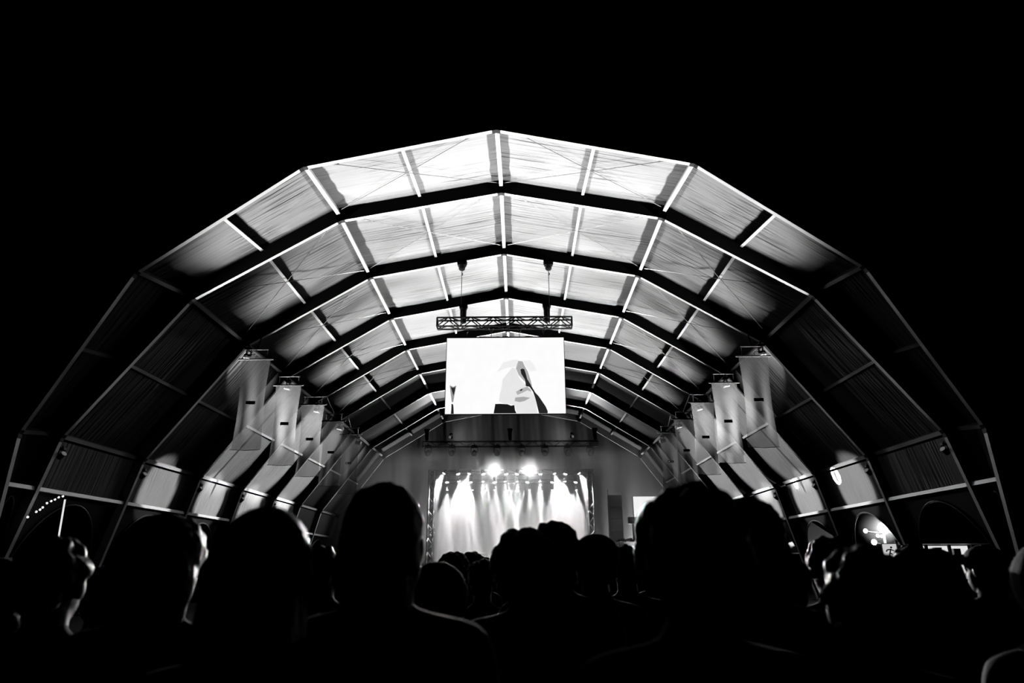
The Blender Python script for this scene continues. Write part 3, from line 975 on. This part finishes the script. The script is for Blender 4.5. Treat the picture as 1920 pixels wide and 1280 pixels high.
POSES = {
    'down': {s: ((s * 0.235, -0.03, 1.15), (s * 0.25, 0.05, 0.90), (0, 0.15, -1)) for s in (-1, 1)},
    'front': {s: ((s * 0.24, 0.02, 1.16), (s * 0.12, 0.24, 1.18), (-s * 0.6, 0.7, 0.3)) for s in (-1, 1)},
    'phone': {s: ((s * 0.24, 0.2, 1.36), (s * 0.085, 0.36, 1.60), (-s * 0.12, 0.1, 1)) for s in (-1, 1)},
}
BODY = {}
def body_meshes(pose):
    if pose in BODY:
        return BODY[pose]
    arms = POSES[pose]
    b, c, t, sh = MB(), MB(), MB(), MB()
    # head and neck
    b.ball((0, -0.012, 1.655), (0.076, 0.096, 0.096), 18, 12)
    b.ball((0, 0.024, 1.60), (0.06, 0.070, 0.085), 16, 10)
    b.ball((0, 0.05, 1.545), (0.035, 0.04, 0.03), 12, 8)
    b.capsule((0, 0.085, 1.645), (0, 0.108, 1.607), 0.009, 0.015, 8)
    b.capsule((-0.02, 0.088, 1.567), (0.02, 0.088, 1.567), 0.009, 0.009, 8)
    for s in (-1, 1):
        b.ball((s * 0.08, -0.008, 1.625), (0.012, 0.022, 0.034), 10, 8)
        b.ball((s * 0.03, 0.080, 1.64), (0.015, 0.012, 0.012), 8, 6)
        b.capsule((s * 0.012, 0.088, 1.662), (s * 0.048, 0.078, 1.664), 0.008, 0.006, 8)
    b.capsule((0, -0.012, 1.46), (0, 0.0, 1.57), 0.062, 0.056, 12)
    # torso
    b.ball((0, 0, 1.29), (0.165, 0.108, 0.2), 16, 12)
    b.ball((0, 0.008, 1.10), (0.14, 0.102, 0.17), 16, 12)
    b.ball((0, 0, 0.96), (0.16, 0.115, 0.13), 16, 12)
    for s in (-1, 1):
        b.capsule((0, -0.01, 1.45), (s * 0.175, -0.01, 1.415), 0.06, 0.058)
        el, wr, hd = arms[s]
        shd = Vector((s * 0.19, -0.01, 1.40))
        b.capsule(shd, el, 0.052, 0.039); b.capsule(el, wr, 0.039, 0.026)
        hand(b, wr, hd, s, 0.8 if pose != 'down' else 0.4)
        b.capsule((s * 0.09, 0, 0.93), (s * 0.10, 0.015, 0.50), 0.085, 0.055)
        b.capsule((s * 0.10, 0.015, 0.50), (s * 0.105, -0.015, 0.09), 0.055, 0.036)
        b.capsule((s * 0.105, -0.03, 0.05), (s * 0.115, 0.14, 0.035), 0.036, 0.03)
        # shirt sleeve and trouser leg follow the limb
        c.capsule((0, -0.012, 1.45), (s * 0.178, -0.012, 1.415), 0.073, 0.07)
        c.capsule(shd, el, 0.066, 0.054); c.capsule(el, Vector(el).lerp(Vector(wr), 0.82), 0.053, 0.042)
        t.capsule((s * 0.09, 0, 0.95), (s * 0.10, 0.015, 0.50), 0.10, 0.073)
        t.capsule((s * 0.10, 0.015, 0.50), (s * 0.105, -0.012, 0.13), 0.072, 0.06)
        sh.capsule((s * 0.105, -0.04, 0.055), (s * 0.118, 0.165, 0.045), 0.05, 0.042)
        sh.box((s * 0.11, 0.06, 0.012), (0.09, 0.29, 0.024))
    c.ball((0, 0, 1.29), (0.182, 0.125, 0.205), 16, 12)
    c.ball((0, 0.005, 1.10), (0.162, 0.124, 0.19), 16, 12)
    c.ball((0, 0, 0.98), (0.178, 0.134, 0.12), 16, 12)
    c.capsule((0, -0.012, 1.47), (0, -0.008, 1.50), 0.075, 0.068, 12)
    t.ball((0, 0, 0.95), (0.172, 0.128, 0.13), 16, 12)
    ms = []
    for mb_, vx, m_ in ((b, 0.0085, M_SKIN), (c, 0.014, M_CLOTH), (t, 0.014, M_CLOTH), (sh, 0.012, M_BLK)):
        me = remesh(mb_, vx)
        me.materials.append(m_)
        ms.append(me)
    BODY[pose] = ms
    return ms

HAIR = {}
def hair_mesh(kind, seed):
    key = (kind, seed)
    if key in HAIR:
        return HAIR[key]
    rnd = random.Random(seed)
    h = MB()
    def lumps(c, r, n, rad, zmin=-0.3, ymax=0.6):
        for _ in range(n):
            while True:
                v = Vector((rnd.gauss(0, 1), rnd.gauss(0, 1), rnd.gauss(0, 1))).normalized()
                if v.z > zmin and v.y < ymax: break
            p = Vector(c) + Vector((v.x * r[0], v.y * r[1], v.z * r[2]))
            q = rad * rnd.uniform(0.6, 1.3)
            h.ball(p, (q, q, q), 8, 6)
    c0, r0 = (0, -0.026, 1.672), (0.086, 0.100, 0.092)
    if kind == 'short':
        h.ball(c0, r0, 18, 12); lumps(c0, r0, 50, 0.017)
        h.ball((0, -0.07, 1.61), (0.066, 0.045, 0.06), 12, 8)
    elif kind == 'bob':
        h.ball(c0, (0.094, 0.108, 0.096), 18, 12); lumps(c0, (0.09, 0.105, 0.092), 60, 0.010)
        h.ball((0, -0.055, 1.60), (0.098, 0.075, 0.12), 16, 12); h.ball((0, -0.05, 1.53), (0.085, 0.065, 0.08), 14, 10)
        lumps((0, -0.055, 1.59), (0.096, 0.075, 0.13), 50, 0.010, -1, 0.2)
    elif kind == 'long':
        h.ball(c0, (0.092, 0.106, 0.094), 18, 12)
        for i in range(26):
            a = -0.1 + (PI + 0.2) * i / 25
            x, y = 0.088 * math.cos(a), -0.03 - 0.075 * math.sin(a)
            h.capsule((x, y, 1.68), (x * 1.15 + rnd.uniform(-.012, .012), y - 0.02, 1.50), 0.02, 0.019, 8)
            h.capsule((x * 1.15, y - 0.02, 1.50), (x * 1.2 + rnd.uniform(-.02, .02), y - 0.05, 1.34 + rnd.uniform(-.03, .03)), 0.019, 0.009, 8)
    elif kind == 'bun':
        h.ball(c0, r0, 18, 12); lumps(c0, r0, 30, 0.014)
        h.ball((0, -0.09, 1.765), (0.05, 0.05, 0.045), 14, 10); lumps((0, -0.09, 1.765), (0.045, 0.045, 0.04), 16, 0.013, -1, 1)
    elif kind == 'curly':
        c1, r1 = (0, -0.03, 1.672), (0.105, 0.118, 0.105)
        h.ball(c1, r1, 18, 12); lumps(c1, r1, 90, 0.026, -0.5, 0.5)
        h.ball((0, -0.07, 1.60), (0.09, 0.06, 0.09), 14, 10)
    elif kind == 'cap':
        h.ball((0, -0.015, 1.68), (0.092, 0.11, 0.085), 18, 12)
        h.capsule((-0.045, 0.12, 1.69), (0.045, 0.12, 1.69), 0.03, 0.03, 10)
        h.capsule((-0.04, 0.15, 1.683), (0.04, 0.15, 1.683), 0.022, 0.022, 10)
        h.ball((0, -0.06, 1.62), (0.074, 0.05, 0.06), 12, 8)
    elif kind == 'hood':
        h.ball((0, -0.035, 1.655), (0.115, 0.125, 0.125), 18, 12)
        h.ball((0, -0.06, 1.54), (0.12, 0.10, 0.10), 16, 10)
        h.ball((0, -0.03, 1.47), (0.16, 0.10, 0.06), 16, 10)
    me = remesh(h, 0.009, 2)
    me.materials.append(M_HAIR if kind not in ('cap', 'hood') else (M_CLOTH2 if seed == 1 else M_CLOTH))
    HAIR[key] = me
    return me
TOP = {'short': 1.775, 'bob': 1.777, 'long': 1.766, 'bun': 1.812, 'curly': 1.795, 'cap': 1.765, 'hood': 1.78}

def person(u, vtop, y, kind, label, pose='down', seed=0, turn=0.0, wide=1.0, group='concertgoers seen from behind'):
    p = at(u, vtop, y)
    sc = p.z / TOP[kind]
    t = empty('person', (p.x, y, 0), turn, label, 'person', group)
    t.scale = (sc, sc, sc)
    bm, cm, tm, sm_ = body_meshes(pose)
    obj('body', bm, t)
    obj('shirt', cm, t); obj('trousers', tm, t); obj('shoes', sm_, t)
    hn = {'cap': 'cap', 'hood': 'hood'}.get(kind, 'hair')
    h = obj(hn, hair_mesh(kind, seed), t)
    if wide != 1.0:
        h.scale = (wide, 1, 1)
    return t

front = [
    (120, 1004, 1.95, 'short', 'person at the far left with short hair and a lit cheek edge', 'down', 1, 0.1, 1.0),
    (325, 958, 1.80, 'bob', 'person with bobbed hair rim lit on both sides at left', 'down', 2, 0.0, 1.12),
    (518, 950, 1.28, 'long', 'person with long dark hair standing close at left of centre', 'down', 3, -0.15, 0.88),
    (727, 900, 1.56, 'bob', 'tallest dark head with a thick bob, covering the left stage edge', 'down', 4, 0.0, 0.94),
    (612, 1022, 3.4, 'short', 'short haired person just right of the long haired head', 'down', 5, 0.0, 0.9),
    (640, 1056, 4.3, 'short', 'person holding up a glowing phone between two big heads', 'phone', 6, 0.0, 0.9),
    (657, 1058, 5.6, 'short', 'farther person holding up a glowing phone between two big heads', 'phone', 21, 0.0, 0.9),
    (828, 1052, 2.4, 'hood', 'hooded person with a pale lit shoulder edge below the stage', 'down', 1, -0.3, 1.0),
    (852, 1035, 5.0, 'curly', 'small curly head before the left half of the stage', 'down', 7, 0.0, 1.0),
    (886, 1035, 5.6, 'curly', 'small round head beside the keyboard stand', 'down', 8, 0.0, 1.0),
    (905, 1048, 4.0, 'short', 'small head left of the tousled head at centre', 'down', 9, 0.0, 1.0),
    (985, 990, 2.5, 'curly', 'person with tousled curly hair at centre before the stage', 'down', 10, 0.0, 1.0),
    (1043, 977, 2.75, 'short', 'taller short haired person at centre with a lit ear', 'down', 11, -0.4, 1.0),
    (1112, 1000, 2.9, 'cap', 'person in a cap right of centre below the stage', 'down', 1, 0.5, 1.0),
    (1172, 1022, 3.9, 'short', 'small short haired head by the right loudspeakers', 'down', 12, 0.0, 1.0),
    (1283, 912, 1.38, 'curly', 'large curly head standing close at right of centre', 'down', 13, 0.0, 0.92),
    (1388, 926, 1.85, 'bob', 'person with bobbed hair behind the large curly head', 'down', 14, 0.0, 0.95),
    (1548, 1003, 2.9, 'short', 'person with a rim lit head in front of the pale tent peak', 'down', 15, 0.0, 1.0),
    (1600, 1025, 1.62, 'short', 'broad short haired head low at right', 'down', 16, 0.0, 1.0),
    (1700, 1020, 3.3, 'short', 'person with lit hair beside the exit sign', 'front', 17, 0.0, 1.0),
    (1742, 1027, 3.3, 'long', 'person with long hair in front of the glowing kiosk', 'down', 18, 0.2, 1.0),
    (1836, 1021, 3.7, 'cap', 'person in a cap in front of the kiosk end', 'down', 2, 0.4, 1.0),
    (1952, 1010, 1.9, 'hood', 'hooded person cut off by the right picture edge', 'down', 3, 0.0, 1.0),
    (18, 1045, 2.4, 'hood', 'hooded person cut off by the left picture edge', 'down', 4, 0.0, 1.0),
    (205, 1060, 2.7, 'short', 'person half hidden between the two heads at far left', 'down', 19, 0.3, 1.0),
    (1455, 1035, 2.6, 'short', 'person half hidden right of the bobbed head by the wall', 'down', 20, 0.2, 1.0),
]
HOLD = []
for f in front:
    t = person(*f)
    if f[5] == 'phone':
        HOLD.append(t)
# farther crowd: too dark and small to tell apart
rc = random.Random(42)
kinds = ['short', 'bob', 'curly', 'long', 'cap']
for i in range(30):
    yy = rc.uniform(7, 16)
    uu = 560 + (1340 - 560) * ((i * 0.618) % 1)
    x = at(uu, 1050, yy).x
    hgt = rc.uniform(1.58, 1.78)
    kd = kinds[i % 5]
    t = empty('person', (x, yy, 0), rc.uniform(-0.4, 0.4), 'dark distant concertgoer in the crowd below the stage', 'person', 'distant crowd before the stage')
    sc = hgt / TOP[kd]
    t.scale = (sc, sc, sc)
    ms = body_meshes('down' if i % 4 else 'front')
    obj('body', ms[0], t); obj('shirt', ms[1], t); obj('trousers', ms[2], t)
    obj('cap' if kd == 'cap' else 'hair', hair_mesh(kd, 1), t)

# phones held up between the big heads, each in the hands of its person
for i, pr_ in enumerate(HOLD):
    sc = pr_.scale[0]
    t = empty('phone', Vector(pr_.location) + Vector((0, 0.385, 1.70)) * sc, 0, ('larger glowing phone held up between two big heads', 'smaller glowing phone held up farther away between two big heads')[i], 'phone', 'glowing phones')
    c = MB(); c.box((0, 0.006, 0), (0.15, 0.009, 0.075)); c.build('case', M_BLK, t)
    c = MB(); c.box((0, 0.0, 0), (0.141, 0.004, 0.069)); c.build('display', M_PHONE, t)

# ------------------------------------------------------------------ outside, seen through the wall arches
# floodlight mast
p = at(1655, 990, 33.0)
t = empty('floodlight_mast', (p.x, 33.0, 0), 0, 'mast with a cluster of glaring floodlights outside the right wall', 'floodlight')
c = MB(); c.tube([(0, 0, 0), (0, 0, p.z + 0.3)], 0.06, 8); c.build('pole', M_TRUSSB, t)
for i, (du, dv, r) in enumerate(((0, 0, 0.24), (19, 6, 0.09), (-32, 5, 0.10), (-16, 26, 0.13), (-9, 14, 0.08), (-2, 15, 0.07))):
    q = at(1655 + du, 990 + dv, 33.0) - Vector((p.x, 33.0, 0))
    c = MB(); c.ball(q, (r, 0.06, r), 12, 8); bl = c.build('bulb', emat('flood_bulb', 1.0, 12), t, True)
    c = MB(); c.bar(q + Vector((0, 0.08, 0)), Vector((0, 0.08, q.z - 0.1)), 0.04, 0.04); c.build('bracket', M_TRUSS, t)
fl = bpy.data.lights.new('flood', 'POINT'); fl.energy = 160; fl.shadow_soft_size = 0.25
fo = bpy.data.objects.new('flood', fl); COL.objects.link(fo); fo.parent = t; fo.location = (0, -0.5, p.z)
c = MB(); c.ball((0, 0, 0), (1.0, 1.0, 1.0), 20, 12)  # mist ball added to make the glow around the bulbs
mm = bpy.data.materials.new('glow_mist'); mm.use_nodes = True
nt = mm.node_tree
nt.nodes.clear()
mo = nt.nodes.new('ShaderNodeOutputMaterial'); mv = nt.nodes.new('ShaderNodeVolumeScatter')
tcm = nt.nodes.new('ShaderNodeTexCoord'); ln = nt.nodes.new('ShaderNodeVectorMath'); ln.operation = 'LENGTH'
mr = nt.nodes.new('ShaderNodeMapRange'); mr.interpolation_type = 'SMOOTHSTEP'
mr.inputs[1].default_value = 0.0; mr.inputs[2].default_value = 0.95; mr.inputs[3].default_value = 0.5; mr.inputs[4].default_value = 0.0
nt.links.new(tcm.outputs['Object'], ln.inputs[0]); nt.links.new(ln.outputs['Value'], mr.inputs[0])
nt.links.new(mr.outputs[0], mv.inputs['Density']); nt.links.new(mv.outputs[0], mo.inputs['Volume'])
ms = c.build('mist', mm)
ms.location = at(1652, 990, 33.0); ms.scale = (1.15, 1.0, 1.0)
tag(ms, 'mist added for the glow around the floodlights outside', 'mist', None, 'stuff')
# exit sign
p = at(1669, 1035, 31.0)
t = empty('exit_sign', (p.x, 31.0, 0), -0.2, 'lit exit sign with a running man on a post', 'sign')
c = MB(); c.box((0, 0, p.z), (0.62, 0.06, 0.75)); c.build('board', M_TRUSSB, t)
c = MB(); c.box((0, -0.035, p.z), (0.56, 0.01, 0.69)); bdp = c.build('face', emat('sign_face', 0.55, 1.0), t)
c = MB()
yy = -0.045
c.ball((0.06, yy, p.z + 0.2), (0.045, 0.006, 0.045), 10, 6)
for a, b in (((0.04, 0.14), (-0.02, -0.02)), ((0.03, 0.12), (0.15, 0.06)), ((0.02, 0.12), (-0.12, 0.1)), ((-0.12, 0.1), (-0.16, 0.02)), ((-0.02, -0.02), (0.1, -0.1)), ((0.1, -0.1), (0.12, -0.24)), ((-0.02, -0.02), (-0.06, -0.16)), ((-0.06, -0.16), (-0.2, -0.2))):
    c.bar((a[0], yy, p.z + a[1]), (b[0], yy, p.z + b[1]), 0.05, 0.006, (0, 1, 0))
c.build('running_man', M_BLK, bdp)
c = MB(); c.tube([(0.33, 0, 0), (0.33, 0, p.z + 0.5)], 0.045, 8); c.build('post', M_WHITE, t)
# kiosk
pa, pb = at(1733, 1021, 30.0), at(1868, 1046, 30.0)
xc = (pa.x + pb.x) / 2
W2 = pb.x - pa.x
t = empty('kiosk', (xc, 30.0, 0), 0, 'long outdoor kiosk with a brightly lit serving hatch', 'kiosk')
c = MB(); c.box((0, 0.9, pa.z + 0.1), (W2 + 0.4, 2.2, 0.12)); c.build('roof', M_BLK, t)
c = MB(); c.box((0, 1.8, pa.z / 2), (W2, 0.1, pa.z)); c.build('back_panel', emat('lit_panel', 0.75, 1.0), t)
c = MB(); c.box((0, 0.1, 0.55), (W2, 0.6, 1.1)); c.build('counter', M_BLK, t)
for i in range(4):
    c = MB(); c.box((-W2 / 2 + W2 * i / 3, -0.1, pa.z / 2), (0.1, 0.1, pa.z)); c.build('post', M_BLK, t)
for i in range(5):
    c = MB(); c.box((-W2 * 0.3 + i * W2 * 0.14, 1.5, pa.z - 0.35 - 0.08 * (i % 2)), (0.3, 0.2, 0.35 + 0.1 * (i % 3))); c.build('menu_board', M_TRUSS if i % 2 else M_WHITE, t)
# pale pagoda tent outside
ap = at(1534, 976, 42.0); b1 = at(1588, 1026, 42.0); b0 = at(1478, 1026, 42.0)
t = empty('pagoda_tent', (ap.x, 43.0, 0), 0, 'pale pointed pagoda tent outside the right wall', 'tent')
hw = (b1.x - ap.x)
V = [(0, 0, ap.z), (-hw, -hw, b1.z), (hw, -hw, b1.z), (hw, hw, b1.z), (-hw, hw, b1.z)]
mesh('roof', V, [(0, 1, 2), (0, 2, 3), (0, 3, 4), (0, 4, 1)], M_WHITE, t)
mesh('valance', [(x, y, z) for x, y in ((-hw, -hw), (hw, -hw), (hw, hw), (-hw, hw)) for z in (b1.z, b1.z - 0.3)], [(0, 2, 3, 1), (2, 4, 5, 3), (4, 6, 7, 5), (6, 0, 1, 7)], M_WHITE, t)
for x in (-1, 1):
    for y in (-1, 1):
        c = MB(); c.tube([(x * hw, y * hw, 0), (x * hw, y * hw, b1.z)], 0.04, 6); c.build('leg', M_TRUSSB, t)
spot('tent_flood', (ap.x + 3.0, 38.5, 1.0), (ap.x + 0.8, 42.2, b1.z + 0.6), 260, 20, 0.4, 0.1)
# festoon string and lit pole (its light put in as emission) in the left wall arch
pts = [(52, 969), (68, 959), (75, 955), (80, 951), (88, 943), (96, 939), (103, 936), (110, 932), (118, 930)]
t = empty('festoon_string', at(90, 945, 24.0), 0, 'string of small festoon bulbs arching over the left wall opening', 'festoon')
o0 = at(90, 945, 24.0)
def wpt(u, v):
    d = ray(u, v); k = (-14.5 - CAM.x) / d.x
    return CAM + d * k - o0
c = MB(); c.tube([wpt(u, v) + Vector((0, 0, 0.03)) for u, v in pts], 0.008, 5); c.build('cord', M_BLK, t)
for u, v in pts:
    c = MB(); c.ball(wpt(u, v), 0.035, 8, 6); c.build('bulb', emat('festoon_bulb', 1.0, 1.5), t, True)
t = empty('lit_pole', (0, 0, 0), 0, 'thin pole with its light put in as glow, standing in the left wall arch', 'light tube')
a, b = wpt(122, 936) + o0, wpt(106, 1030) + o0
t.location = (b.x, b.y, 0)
c = MB(); c.tube([a - t.location, b - t.location], 0.03, 6); c.build('tube', emat('pole_glow', 0.8, 1.0), t)
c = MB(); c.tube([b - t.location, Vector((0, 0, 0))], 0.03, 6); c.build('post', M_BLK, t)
